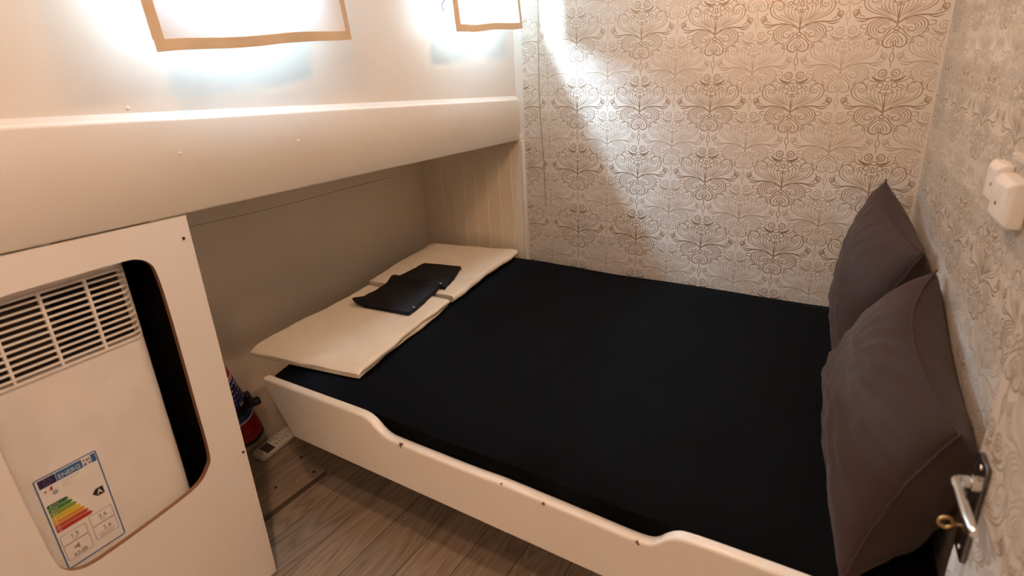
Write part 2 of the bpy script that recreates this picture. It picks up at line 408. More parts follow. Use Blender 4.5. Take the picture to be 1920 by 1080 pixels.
# window wall (hull side above the ledge) with two openings
def rrect(u0, u1, z0, z1, r, n=6):
    out = []
    for cx, cz, a0 in ((u1-r, z0+r, -90), (u1-r, z1-r, 0), (u0+r, z1-r, 90), (u0+r, z0+r, 180)):
        for k in range(n+1):
            a = rad(a0+90*k/n); out.append((cx+r*math.cos(a), cz+r*math.sin(a)))
    return out
WOFF = -.015
WIN = ((.725, .985, .092, .50), (1.625, 1.885, .118, .52))
outer = [(-1.0, -.10), (.9, -.12), (2.10, -.19), (2.10, ZC), (-1.0, ZC)]
ww = fill2d([outer]+[rrect(*w, .04) for w in WIN], lambda u, z, d: hull(u, z, WOFF-d), .05, 'wall_left', M_hull, skip_inner=False)
struct(ww, 'white painted hull side with two windows')
for i, w in enumerate(WIN):
    u0, u1, z0, z1 = w
    wt = bpy.data.objects.new('window_%d' % (i+1), None); C.objects.link(wt); wt.location = hull((u0+u1)/2, z0, WOFF-.045); struct(wt)
    ring_o = rrect(u0-.002, u1+.002, z0-.002, z1+.002, .042); ring_i = rrect(u0+.018, u1-.018, z0+.018, z1-.018, .024)
    fill2d([ring_o, ring_i], lambda u, z, d: hull(u, z, WOFF-.046-d), .012, 'window_frame', M_plastic, wt, skip_inner=False)
    b = MB(); g = rrect(u0+.012, u1-.012, z0+.012, z1-.012, .03)
    b.prism([hull(u, z, WOFF-.054) for u, z in g], ND*-.003); b.build('window_pane', M_glass, wt)

# ledge box hanging out of the hull side (front tapers towards the back of the cabin)
def ztop(u): return -.060 + (u-.42)*(-.150+.060)/(2.09-.42)
def zbot(u): return -.2535 + (u-.362)*(-.3035+.2535)/(2.069-.362)
b = MB(); N = 40; rings = []
for k in range(N+1):
    u = -.9 + (2.088+.9)*k/N; zt, zb = ztop(u), zbot(u); r = []
    r += [hull(u, zt+.010, WOFF+.001), hull(u, zt+.007, -.012)]
    for a in range(0, 91, 15): r.append(hull(u, zt - .008 + .008*math.cos(rad(a)), -.008 + .008*math.sin(rad(a))))
    r += [hull(u, zb+.004, 0), hull(u, zb, -.004), hull(u, zb, -.60), hull(u, zt+.010, -.60)]
    rings.append(r)
b.rings(rings)
for u, z in ((.695, -.145), (.99, -.16), (.62, -.052)):      # paint blobs
    b.lathe(hull(u, z, -.001), ND, [(0, .0045), (.0015, .0036), (.0026, .0015)], 10)
ledge = struct(b.build('trim_1', M_hull, smooth=True, angle=50), 'white painted ledge box under the windows')

# hull lining in the recess below the ledge, the boarded end panel beside the wallpaper
b = MB()
def lining(y): return -1.735 - .0715*(y-.85)
pts = []
b.box((lining(-.75), -.75, ZF+H), (lining(2.0)-lining(-.75), 2.75, 0), (-.04, 0, 0), (0, 0, .99))
b.cur = 1  # thin darker strip for the joint in the lining
jp = [(.883, -.417), (1.1, -.428), (1.293, -.434), (1.502, -.436), (1.78, -.441)]
b.add([(lining(y)+.0006, y, z+H+dz) for y, z in jp for dz in (-.0016, .0016)], [(2*i, 2*i+1, 2*i+3, 2*i+2) for i in range(len(jp)-1)])
b.cur = 0
b.lathe((lining(1.431)-.001, 1.431, H-.504), (1, 0, 0), [(0, .016), (.002, .013), (.0032, .006)], 14)
struct(b.build('wall_recess', [M_recess, plain('lining_joint_line', (.50, .44, .36, 1), .8)]), 'white hull lining at the back of the recess')
b = MB(); x = -1.265; bw = .062; k = 0
xs = []
while x > -1.83:
    x1 = max(x-bw, -1.835)
    b.prism([(x, 2.0, ZF+.3+H), (x, 1.992, ZF+.3+H), (x-.002, 1.990, ZF+.3+H), (x1+.002, 1.990, ZF+.3+H), (x1, 1.992, ZF+.3+H), (x1, 2.0, ZF+.3+H)], (0, 0, .66))
    x = x1; k += 1
struct(b.build('trim_2', M_recess), 'white grooved boarding closing the end of the recess')
b = MB(); b.box(V(-1.273, 1.984, -.80), (.012, 0, 0), (0, .016, 0), (0, 0, .80-.303)); struct(b.build('trim_3', M_hull, bevel=.003))
b = MB(); b.box(hull(2.082, ztop(2.08)+.012, -.021), DD*.012, ND*.016, (0, 0, ZC-ztop(2.08)-.014)); struct(b.build('trim_4', M_hull, bevel=.003))
b = MB(); b.box((-1.95, -.80, H+ZC), (2.5, 0, 0), (0, 2.85, 0), (0, 0, .04)); struct(b.build('ceiling', M_ceil))
b = MB(); b.box((-1.95, -.80, H+ZF-.03), (2.5, 0, 0), (0, 2.85, 0), (0, 0, .03)); struct(b.build('floor', M_floor), 'grey oak laminate floor')
b = MB(); b.box((-1.95, -.80, H+ZF), (2.5, 0, 0), (0, .05, 0), (0, 0, ZC-ZF)); struct(b.build('wall_front', M_ceil))
# low hatch of the same boards along the hull
b = MB(); b.prism([(-1.69, -.70, H+ZF), (-1.375, -.70, H+ZF), (-1.422, .960, H+ZF), (-1.735, 1.060, H+ZF)], (0, 0, ZR-ZF))
b.mi = [0, 0, 1, 1, 1, 1]  # side faces coloured dark to paint the shadow line under the step
hatch = struct(b.build('floor_hatch', [M_floor2, plain('hatch_edge_shade', (.15, .11, .08, 1), .7)]), 'raised strip of grey laminate floor beside the hull')
b = MB()
for (x, y) in ((-1.45, .932), (-1.55, .962), (-1.495, .82)):
    b.lathe((x, y, H+ZR-.001), (0, 0, 1), [(0, .0052), (.0022, .0052), (.003, .003)], 10)
b.build('screw', M_screw, hatch)

# ------------------------------------------------------------------ board with a cut-out, and the air conditioner behind it
cut = [(.341,-.320),(.424,-.320),(.534,-.321),(.562,-.325),(.580,-.337),(.590,-.363),(.594,-.457),(.594,-.659),(.593,-.792),(.581,-.826),(.545,-.853),(.453,-.865),(.375,-.870),(.328,-.871),(.301,-.863),(.284,-.847),(.274,-.813),(.269,-.707),(.266,-.571),(.264,-.42),(.270,-.352),(.295,-.326)]
cut = [tuple(p) for p in catmull(cut, 4, True)]
vb = thing('cabinet_panel', 'white board panel with a rounded cut-out in front of the air conditioner', 'panel', hull(.2, ZR, -.006))
zt = lambda u: zbot(u)-.0035
outer = [(-.55, ZR), (.676, ZR), (.676, zt(.676)), (.2, zt(.2)), (-.55, zt(-.55))]
fill2d([outer, cut], lambda u, z, d: hull(u, z, -d-.0015), .012, 'board', M_board, vb)
b = MB(); b.box(hull(.604, ZR, -.0140), DD*.012, ND*-.45, (0, 0, zt(.60)-ZR-.002)); b.build('light_block_panel', plain('painted_gap_shade', (.004, .003, .0025, 1), .9, spec=.05), vb)  # added partition that blocks light; its near-black colour paints the gap dark
b = MB(); n = len(cut)
b.add([hull(u, z, -.0015-.0002) for u, z in cut]+[hull(u, z, -.0135+.0002) for u, z in cut], [(i, (i+1) % n, n+(i+1) % n, n+i) for i in range(n)])
ce = b.build('cut_edge', M_core, vb); ce['label'] = 'raw brown edge of the cut-out'
for u, z in ((.6595, -.310), (.6685, -.8415)):
    b = MB(); b.lathe(hull(u, z, -.0018), ND, [(0, .0034), (.0012, .0034), (.0018, .002)], 12); b.build('screw', M_screw, vb)

AO = -.030                               # front face of the appliance
ac = thing('air_conditioner', 'white air conditioner with a slatted grille and energy label behind the cut-out panel', 'air conditioner', hull(.33, ZR, -.15))
R_ = .030; U0, U1 = .105, .556; DEP = .24
def prof(inset=0., n=8):                 # plan of the casing, from left-front to right-front and round the back
    p = []
    for k in range(n+1):
        a = rad(180-90*k/n); p.append((U0+R_+(R_-inset)*math.cos(a), -R_+(R_-inset)*math.sin(a)))
    for k in range(n+1):
        a = rad(90-90*k/n); p.append((U1-R_+(R_-inset)*math.cos(a), -R_+(R_-inset)*math.sin(a)))
    return p
def acp(u, w, z): return hull(u, z, AO+w)
GZ0, GZ1 = -.486, -.338
b = MB()
front = prof(); full = front + [(U1, -DEP), (U0, -DEP)]
def band(z0, z1, bot=True, top=True):
    b.prism([acp(u, w, z0) for u, w in full], (0, 0, z1-z0))
band(ZR+.002, GZ0)
band(GZ1, -.318)
iu = [(U1, -R_), (U1, -DEP), (U0, -DEP), (U0, -R_), (U0+.008, -R_-.004), (U0+.008, -DEP+.008), (U1-.008, -DEP+.008), (U1-.008, -R_-.004)]
b.prism([acp(u, w, GZ0) for u, w in iu], (0, 0, GZ1-GZ0))
b.build('body', M_acplastic, ac, smooth=True, angle=30)
b = MB()                                  # backing painted dark for the gloom behind the slats, fan housing before it
b.prism([acp(u, w, GZ0+.0005) for u, w in ((U0+.009, -.036), (U1-.009, -.036), (U1-.009, -.06), (U0+.009, -.06))], (0, 0, GZ1-GZ0-.001))
b.build('filter', plain('dark_grille_interior', (.030, .020, .016, 1), .9), ac)
b = MB(); b.tube([acp(.475, -.034, GZ0+.012), acp(.515, -.034, GZ0+.012)], .001, 6)
b.v, b.f, b.mi = [], [], []
b.prism([acp(u, w, GZ0+.020) for u, w in ((.425, -.030), (.515, -.030), (.515, -.0355), (.425, -.0355))], (0, 0, .10)); b.build('fan_housing', M_dark, ac)
b = MB(); ns = 12; pitch = (GZ1-GZ0)/ns
fo, fi = prof(0), prof(.0045)
for k in range(ns+1):                     # slats following the front and its rounded ends
    z = GZ0 + k*pitch; h = .0016 if 0 < k < ns else .004
    pl = fo[2:-3] + fi[2:-3][::-1]
    b.prism([acp(u, w, z-h) for u, w in pl], (0, 0, 2*h))
for u in (.177, .252, .3265, .4015, .476):
    b.box(acp(u-.0022, .0003, GZ0), DD*.0044, ND*-.008, (0, 0, GZ1-GZ0))
for e in (fo[-4:], fo[:4]):
    f2 = [(u+(.004 if u < .3 else -.004), w-.004) for u, w in e][::-1]
    b.prism([acp(u, w, GZ0) for u, w in e+f2], (0, 0, GZ1-GZ0))
b.build('grille', M_acplastic, ac, smooth=True, angle=30)

# energy label, 0.107 x 0.207 m
LU0, LU1, LZ0, LZ1 = .2945, .402, -.872, -.665; LW, LH = LU1-LU0, LZ1-LZ0
def lab(x, y, e): return acp(LU0+LW*x, e, LZ1-LH*y)
M_lwhite = plain('label_white', (.82, .80, .77, 1), .4); M_lblue = plain('label_blue', (.03, .13, .34, 1), .4)
M_lnavy = plain('label_navy', (.022, .012, .085, 1), .4); M_lgrey = plain('label_grey', (.30, .24, .23, 1), .5); M_lblack = plain('label_black', (.012, .010, .010, 1), .4)
def quadp(mb, pts, e0, e1): mb.prism([lab(x, y, e0) for x, y in pts], ND*(e1-e0))
b = MB(); quadp(b, [(0, 1), (1, 1), (1, 0), (0, 0)], .0002, .0006)
el = b.build('energy_label', M_lwhite, ac); el['label'] = 'energy rating sticker with coloured bars'
def lring(mb, x0, y0, x1, y1, t, rx=.03):
    tx, ty = t, t*LW/LH; ry = rx*LW/LH
    def loop(i):
        out = []
        for cx, cy, a0 in ((x1-rx, y0+ry, -90), (x1-rx, y1-ry, 0), (x0+rx, y1-ry, 90), (x0+rx, y0+ry, 180)):
            for k in range(5):
                a = rad(a0+22.5*k); out.append((cx+(rx-i*tx)*math.cos(a), cy+(ry-i*ty)*math.sin(a)))
        return out
    A, B = loop(0), loop(1); n = len(A)
    mb.add([lab(x, y, .0008) for x, y in A+B], [(i, (i+1) % n, n+(i+1) % n, n+i) for i in range(n)])
b = MB(); lring(b, .004, .002, .996, .998, .022, .035); b.build('border', M_lblue, el)
b = MB(); quadp(b, [(.058, .108), (.322, .108), (.322, .024), (.058, .024)], .0006, .0009); b.build('flag', M_lnavy, el)
b = MB(); 
for k in range(12):
    a = rad(30*k); quadp(b, [(.19+.05*math.cos(a)+.011*math.cos(rad(t)), .065+(.05*math.sin(a)+.011*math.sin(rad(t)))*LW/LH) for t in (90, 210, 330)], .0009, .0010)
b.build('star', plain('label_star', (.25, .2, .12, 1), .5), el)
b = MB(); quadp(b, [(.330, .108), (.740, .108), (.740, .024), (.330, .024)], .0006, .0009); quadp(b, [(.890, .108), (.965, .108), (.965, .024), (.890, .024)], .0006, .0009); b.build('header', M_lblue, el)
def ltext(txt, x, y, size, mat, name, e=.0011, bold=0.):
    m = plane_frame(LU0+LW*x, LZ1-LH*y, AO+e); return text_mesh(txt, size, m, mat, name, el, 'LEFT', bold)
ltext('ENERG', .350, .094, .0123, plain('label_lettering', (.62, .66, .70, 1), .5), 'heading', bold=.0001)
ltext('Y', .755, .062, .0072, M_lblue, 'heading', bold=.0003); ltext('IE', .755, .102, .0072, M_lblue, 'heading', bold=.0003)
ltext('IJA', .805, .062, .0066, M_lblack, 'heading', bold=.0002); ltext('IA', .83, .102, .0072, M_lblack, 'heading', bold=.0002)
b = MB()
for x0, x1, y in ((.37, .66, .135), (.37, .50, .165), (.37, .47, .185)): quadp(b, [(x0, y+.004), (x1, y+.004), (x1, y), (x0, y)], .0006, .0008)
b.build('printed_line', plain('label_faint', (.55, .47, .42, 1), .6), el)
b = MB(); quadp(b, [(.10, .16), (.135, .16), (.135, .145), (.10, .145)], .0006, .0008); quadp(b, [(.17, .16), (.23, .16), (.23, .125), (.21, .125)], .0006, .0008); b.build('emblem', plain('label_red', (.33, .03, .02, 1), .5), el)
b = MB()
for k in range(6):
    a = rad(60*k); quadp(b, [(.245+.045*math.cos(a-.3), .195+.045*math.sin(a-.3)*LW/LH), (.245+.045*math.cos(a+.3), .195+.045*math.sin(a+.3)*LW/LH), (.245, .195)], .0006, .0008)
b.build('fan_icon', plain('label_icon', (.10, .16, .30, 1), .5), el)
bars = [(.02, .12, .03), (.05, .20, .03), (.22, .30, .03), (.62, .45, .02), (.60, .28, .02), (.45, .07, .02), (.38, .018, .015)]
for k, c in enumerate(bars):
    y0 = .288 + k*.0438; y1 = y0+.0395; L_ = .345 + k*.042; t_ = .045
    b = MB(); quadp(b, [(.055, y1), (L_, y1), (L_+t_, (y0+y1)/2), (L_, y0), (.055, y0)], .0006, .0009)
    b.build('rating_bar', plain('label_bar_%d' % k, c+(1,), .45), el)
    ltext(['A+++', 'A++', 'A+', 'A', 'B', 'C', 'D'][k], .085, y1-.008, .0068, M_lwhite, 'bar_letter', .0010)
b = MB(); quadp(b, [(.72, .418), (.79, .458), (.91, .458), (.91, .378), (.79, .378)], .0006, .0009); b.build('class_arrow', M_lblack, el)
ltext('A', .795, .442, .0145, M_lwhite, 'class_letter', bold=.0002)
b = MB()
lring(b, .050, .638, .473, .753, .010); lring(b, .050, .753, .473, .922, .010)
lring(b, .540, .608, .935, .738, .010); lring(b, .540, .738, .935, .892, .010)
b.build('value_box', M_lgrey, el)
for txt, x, y, s in (('1.5', .20, .71, .0125), ('2.6', .685, .685, .0125), ('2.6', .695, .822, .0125), ('65dB', .155, .907, .0115)): ltext(txt, x, y, s, M_lblack, 'printed_value', .0008)
ltext('kW', .22, .74, .007, M_lgrey, 'printed_unit', .0008); ltext('kW', .70, .718, .007, M_lgrey, 'printed_unit', .0008)
b = MB()
for x0, x1, y in ((.60, .88, .838), (.60, .86, .855), (.60, .84, .872)): quadp(b, [(x0, y+.006), (x1, y+.006), (x1, y), (x0, y)], .0006, .0008)
b.build('printed_line', plain('label_faint2', (.50, .40, .36, 1), .6), el)
b = MB(); quadp(b, [(.20, .83), (.24, .83), (.285, .85), (.285, .785), (.24, .805), (.20, .805)], .0006, .0008); b.build('loudspeaker_icon', M_lgrey, el)

# ------------------------------------------------------------------ bed
YR = .803
prof_r = [(-1.397,-.793),(-1.20,-.790),(-1.04,-.788),(-1.005,-.789),(-.985,-.795),(-.968,-.806),(-.952,-.818),(-.932,-.826),(-.90,-.829),(-.70,-.829),(-.60,-.826),(-.50,-.828),(-.40,-.830),(-.32,-.832),(-.285,-.830),(-.268,-.822),(-.252,-.806),(-.236,-.794),(-.215,-.788),(-.15,-.785),(0,-.782),(.135,-.782)]
bed = thing('bed', 'white painted built-in bed with a wavy front rail', 'bed', (-.6, 1.4, 0+H+ZF))
b = MB(); top = [tuple(p) for p in catmull(prof_r, 3)]
T = .026; rd = .007; rings = []
for i, (x, z) in enumerate(top):
    q = i/(len(top)-1); xb = -1.309 + (.135+1.309)*q
    zb = -.955
    r = [Vector((xb, YR+T, zb+H)), Vector((xb, YR+.002, zb+H)), Vector((xb, YR, zb+.002+H)), Vector((xb, YR, zb+.005+H)), Vector((x, YR, z-rd-.003+H))]
    for a in range(0, 91, 18): r.append(Vector((x, YR+rd-rd*math.cos(rad(a)), z-rd+rd*math.sin(rad(a))+H)))
    for a in range(0, 91, 18): r.append(Vector((x, YR+T-rd+rd*math.sin(rad(a)), z-rd+rd*math.cos(rad(a))+H)))
    rings.append(r)
b.rings(rings); b.build('front_rail', M_rail, bed, smooth=True, angle=45)
b = MB(); b.prism([(-1.36, YR+T, H-.955), (.15, YR+T, H-.955), (.02, 1.985, H-.955), (-1.76, 1.985, H-.955)], (0, 0, .035)); b.build('platform', M_wood, bed)
b = MB(); b.box((-1.20, 1.93, H+ZF), (.05, 0, 0), (0, .05, 0), (0, 0, .285)); b.build('leg', M_wood, bed)
b = MB(); b.box((-.25, 1.93, H+ZF), (.05, 0, 0), (0, .05, 0), (0, 0, .285)); b.build('leg', M_wood, bed)
b = MB(); b.box((.03, .85, H+ZF), (.05, 0, 0), (0, .05, 0), (0, 0, .285)); b.build('leg', M_wood, bed)

# mattress in its black fitted sheet: rounded slab with slight hollows
def mattress():
    bm = bmesh.new(); nx, ny = 44, 28
    A, B, Cc, D = (-1.385, YR+T+.004), (.158, YR+T+.004), (.028, 1.985), (-1.775, 1.985)
    z0 = -.918
    def pt(s, t):
        x = (A[0]*(1-s)+B[0]*s)*(1-t) + (D[0]*(1-s)+Cc[0]*s)*t; y = (A[1]*(1-s)+B[1]*s)*(1-t)+(D[1]*(1-s)+Cc[1]*s)*t; return x, y
    def build(zf):
        g = []
        for j in range(ny+1):
            row = []
            for i in range(nx+1):
                s, t = i/nx, j/ny; x, y = pt(s, t); row.append(bm.verts.new((x, y, zf(s, t, x, y))))
            g.append(row)
        return g
    def ztopf(s, t, x, y):
        e = min(s*1.5, (1-s)*1.5, t*1.15, (1-t)*1.15); r = .022
        dz = -(r - math.sqrt(max(0, r*r-(r-min(e, r))**2)))
        return H+ZM+dz + .004*noise.noise((x*3, y*3, 0)) + .0015*noise.noise((x*11, y*11, 4))
    tp = build(ztopf); bt = build(lambda s, t, x, y: H+z0)
    for g, fl in ((tp, False), (bt, True)):
        for j in range(ny):
            for i in range(nx):
                q = [g[j][i], g[j][i+1], g[j+1][i+1], g[j+1][i]]; bm.faces.new(q[::-1] if fl else q)
    per = [(0, i) for i in range(nx)] + [(j, nx) for j in range(ny)] + [(ny, i) for i in range(nx, 0, -1)] + [(j, 0) for j in range(ny, 0, -1)]
    for k in range(len(per)):
        a, c = per[k], per[(k+1) % len(per)]
        bm.faces.new([bt[a[0]][a[1]], bt[c[0]][c[1]], tp[c[0]][c[1]], tp[a[0]][a[1]]])
    me = bpy.data.meshes.new('mattress'); bm.to_mesh(me); bm.free()
    return finish('mattress', me, M_sheet, smooth=True, angle=60)
tag(mattress(), 'bed mattress covered by a plain black fitted sheet', 'mattress')

# ------------------------------------------------------------------ folded cloths
def folded(name, mat, quad, layers, t, gap, fold_right, seed, zfun, wob=.004, droop=0., ribs=False, nb=40, curl=None):
    """A cloth folded to and fro: cross-section runs across the quad (a), swept along it (b).
    quad = near-left, near-right, far-right, far-left (x, y)."""
    NL, NR, FR, FL = [Vector((*q, 0)) for q in quad]; rnd = random.Random(seed)
    ph = [[rnd.uniform(0, 6) for _ in range(4)] for _ in range(layers)]
    rings = []
    for j in range(nb+1):
        bb = j/nb; L = NL.lerp(FL, bb); Rr = NR.lerp(FR, bb); W = (Rr-L).length; ax = (Rr-L)/W
        along = ((FL-NL)*.5+(FR-NR)*.5)
        up, dn = [], []
        path = []                                   # centre line (a in metres, height)
        pit = t+gap
        for k in range(layers):
            ends = [0, W]
            e_l = wob*math.sin(bb*9+ph[k][0]) + .4*wob*math.sin(bb*23+ph[k][1]); e_r = wob*math.sin(bb*8+ph[k][2]) + .4*wob*math.sin(bb*27+ph[k][3])
            odd = (k % 2 == 1)
            a0, a1 = 0+e_l, W+e_r-(0 if k == 0 else .004*(k % 3))
            fl_right = (k % 2 == 0) == fold_right     # this layer turns over at its right end
            sx = [0, .03, .08, .2, .35, .5, .65, .8, .92, .97, 1]
            seq = [(a0+(a1-a0)*q, (k+.5)*pit) for q in sx]
            if k % 2 == (0 if fold_right else 1): pass
            else: seq = seq[::-1]
            path += seq
            if k < layers-1:
                aend = seq[-1][0]; sg = 1 if aend > W/2 else -1
                for q in (30, 60, 90, 120, 150): path.append((aend + sg*pit*.5*math.sin(rad(q)), (k+1)*pit - pit*.5*math.cos(rad(q))))
        P = [np.array(p) for p in path]
        for i, p in enumerate(P):
            d = P[min(i+1, len(P)-1)] - P[max(i-1, 0)]; d = d/(np.linalg.norm(d)+1e-9); nn = np.array([-d[1], d[0]])
            up.append(p+nn*t*.5); dn.append(p-nn*t*.5)
        sec = up + dn[::-1]; ring = []
        for a, h in sec:
            base = L + ax*a; hh = h
            edge = min(bb, 1-bb)*along.length
            jit = wob*.6*math.sin(a*40+ph[0][1]) if j in (0, nb) else 0
            base = base + along.normalized()*jit
            top = h/(layers*pit)
            if droop and bb*along.length < droop: hh = hh*(.48+.52*math.sqrt(max(0, 1-(1-bb*along.length/droop)**2)))
            if ribs and bb*along.length < .10 and top > .55: hh += .0013*math.sin(bb*along.length*2*math.pi/.0125)
            zz = zfun(base.x, base.y) + hh + .0022*noise.noise((base.x*14, base.y*14, seed))*top
            if curl: zz += curl(a/W, bb, top)
            ring.append((base.x, base.y, zz))
        rings.append(ring)
    b = MB(); b.rings(rings); return b.build(name, mat, smooth=True, angle=50)
zm = lambda x, y: H+ZM+.0085
tw1 = tag(folded('folded_towel', M_towel, [(-1.500, .842), (-1.115, .900), (-1.208, 1.392), (-1.555, 1.372)], 3, .0068, .0020, False, 3, zm, wob=.0035, droop=.045, ribs=True),
          'cream folded towel at the near end, corner overhanging the foot of the bed', 'towel', 'cream towels on the bed')
tw2 = tag(folded('folded_towel', M_towel, [(-1.592, 1.402), (-1.222, 1.420), (-1.300, 1.945), (-1.690, 1.872)], 2, .0112, .0018, True, 8, zm, wob=.0045),
          'cream folded towel at the far end against the boarded recess corner', 'towel', 'cream towels on the bed')
zt1 = lambda x, y: H+ZM+.0085+.0285
bc2 = tag(folded('folded_cloth', M_blackcloth, [(-1.490, 1.425), (-1.268, 1.452), (-1.348, 1.650), (-1.508, 1.622)], 2, .0050, .0004, False, 12, zt1, wob=.002, nb=16),
          'small black folded cloth lying on the far cream towel', 'cloth', 'black cloths on the towels')
bc1 = tag(folded('folded_cloth', M_blackcloth, [(-1.452, 1.203), (-1.228, 1.226), (-1.290, 1.462), (-1.492, 1.438)], 2, .0050, .0004, False, 11, zt1, wob=.002, nb=16,
          curl=lambda a, b, t: .016*max(0, 1-a/.25)**2*max(0, 1-b/.25) + .0145*min(1, max(0, (b-.84)/.10))),
          'small black folded cloth with a curled corner lying on the near cream towel', 'cloth', 'black cloths on the towels')
for o, pts in ((bc1, ((-1.247, 1.262), (-1.282, 1.440))), (bc2, ((-1.322, 1.605),))):
    for (x, y) in pts:
        b = MB(); zz = zt1(0, 0)+.0115+(.0145 if y > 1.43 and o is bc1 else 0); b.box((x, y, zz), (.010, -.004, 0), (.002, .004, 0), (0, 0, .0016)); tg = b.build('stitched_tag', M_tag, o); tg['label'] = 'small pale stitched tag'

# ------------------------------------------------------------------ pillows
def pillow(BN, TN, TF, BF, thick, back, seed, push=None, nn=54, mm=44, bow=.05, topbow=0, wk=1.):
    BN, TN, TF, BF = map(Vector, (BN, TN, TF, BF))
    nrm = (TF-BN).cross(TN-BF).normalized()
    if nrm.x > 0: nrm = -nrm
    def P(s, t): return BN*(1-s)*(1-t) + BF*s*(1-t) + TF*s*t + TN*(1-s)*t
    cen = P(.5, .5); vs = []; idx = {}
    def surf(i, j, side):
        s, t = i/nn, j/mm
        S, T_ = 2*s-1, 2*t-1
        # edges bow in between the pulled-out corners
        s2 = .5+.5*S*(1-bow*(1-T_*T_)); t2 = .5+.5*T_*(1-bow*1.3*(1-S*S))
        p = P(s2, t2)
        e = max(0, (1-S**4)*(1-T_**4)); prof_ = (max(0, 1-abs(S)**2.6)**.55)*(max(0, 1-abs(T_)**2.6)**.55)
        h = thick*prof_*(1 if side > 0 else back)
        w = 1-min(1, e)
        q = p*6+Vector((seed*7, side*3, 0))
        # creases fan out from the corners and pull across the edges
        ang = math.atan2(T_*.7, S); rr = math.hypot(S, T_)
        wr = .0075*noise.noise((ang*6+seed, rr*1.6, side*5)) * min(1, rr*1.1)
        wr += .0065*noise.noise(q) + .0042*noise.noise(q*2.3) + .0022*noise.noise(q*5)
        long_ = .0070*noise.noise((S*2.2+seed, T_*7.5+S*1.5, side*9))
        edgew = min(1, prof_*2.2)
        p = p + nrm*(side*h + (wr+long_)*wk*edgew*side)
        if side != 0 and prof_ <= .0001: p = p + nrm*(.002*noise.noise((s*17, t*13, seed)))
        p = p + nrm*topbow*(1-S*S)*max(0, t)**1.5
        if push: p = push(p)
        return p
    b = MB(); grid = {}
    for side in (1, -1):
        for j in range(mm+1):
            for i in range(nn+1):
                border = i in (0, nn) or j in (0, mm)
                key = (i, j, 0 if border else side)
                if key not in grid:
                    grid[key] = len(b.v); b.v.append(tuple(surf(i, j, side)))
        g = lambda i, j: grid[(i, j, 0 if (i in (0, nn) or j in (0, mm)) else side)]
        for j in range(mm):
            for i in range(nn):
                q = (g(i, j), g(i+1, j), g(i+1, j+1), g(i, j+1)); b.f.append(q if side > 0 else q[::-1]); b.mi.append(0)
    # stitched piping seam round the edge
    b2 = MB(); loop = [b.v[grid[(i, 0, 0)]] for i in range(nn)] + [b.v[grid[(nn, j, 0)]] for j in range(mm)] + [b.v[grid[(i, mm, 0)]] for i in range(nn, 0, -1)] + [b.v[grid[(0, j, 0)]] for j in range(mm, 0, -1)]
    b2.tube(loop + [loop[0]], .0022, 6)
    return b, b2
def clamp(p):
    q = p.copy()
    d = NW.dot(q) - WC
    if d > -.004: q = q - NW*(d+.004)
    if q.y > 1.988: q.y = 1.988
    if q.z < H+ZM+.0068 and q.y > .832: q.z = H+ZM+.0068
    return q
def nearside(p):       # the far pillow tucks in behind the near one
    p = clamp(p)
    if p.y < 1.50:
        k = min(1, (1.50-p.y)/.10); lim = WC-.055*k-.03
        d = NW.dot(p)
        if d < lim: p = p + NW*(lim-d)*k
        p = clamp(p)
    return p
b, b2 = pillow(V(.018, .790, -.750), V(.126, .925, -.530), V(.088, 1.43, -.452), V(-.085, 1.50, ZM+.01), .082, 1.9, 5, push=clamp, bow=.12, topbow=.045, wk=.8)
pn = tag(b.build('pillow', M_pillow, smooth=True, angle=80), 'charcoal brown pillow nearest the door, overlapping the other pillow', 'pillow', 'charcoal pillows at the head of the bed')
b2.build('seam', M_pillow, pn, smooth=True)
def give_way(p):
    p = clamp(p)
    lim = 1.515
    if p.y < lim+.03: p = Vector((p.x, lim+.03*math.exp((p.y-lim-.03)/.03), p.z))
    return clamp(p)
b, b2 = pillow(V(-.072, 1.525, ZM+.01), V(.066, 1.520, -.448), V(-.040, 1.955, -.372), V(-.098, 1.970, ZM+.01), .066, 1.9, 2, push=give_way, bow=.07, topbow=.03, wk=.55)
pf = tag(b.build('pillow', M_pillow, smooth=True, angle=80), 'charcoal brown pillow leaning in the back corner, its top corner peaked', 'pillow', 'charcoal pillows at the head of the bed')
b2.build('seam', M_pillow, pf, smooth=True)
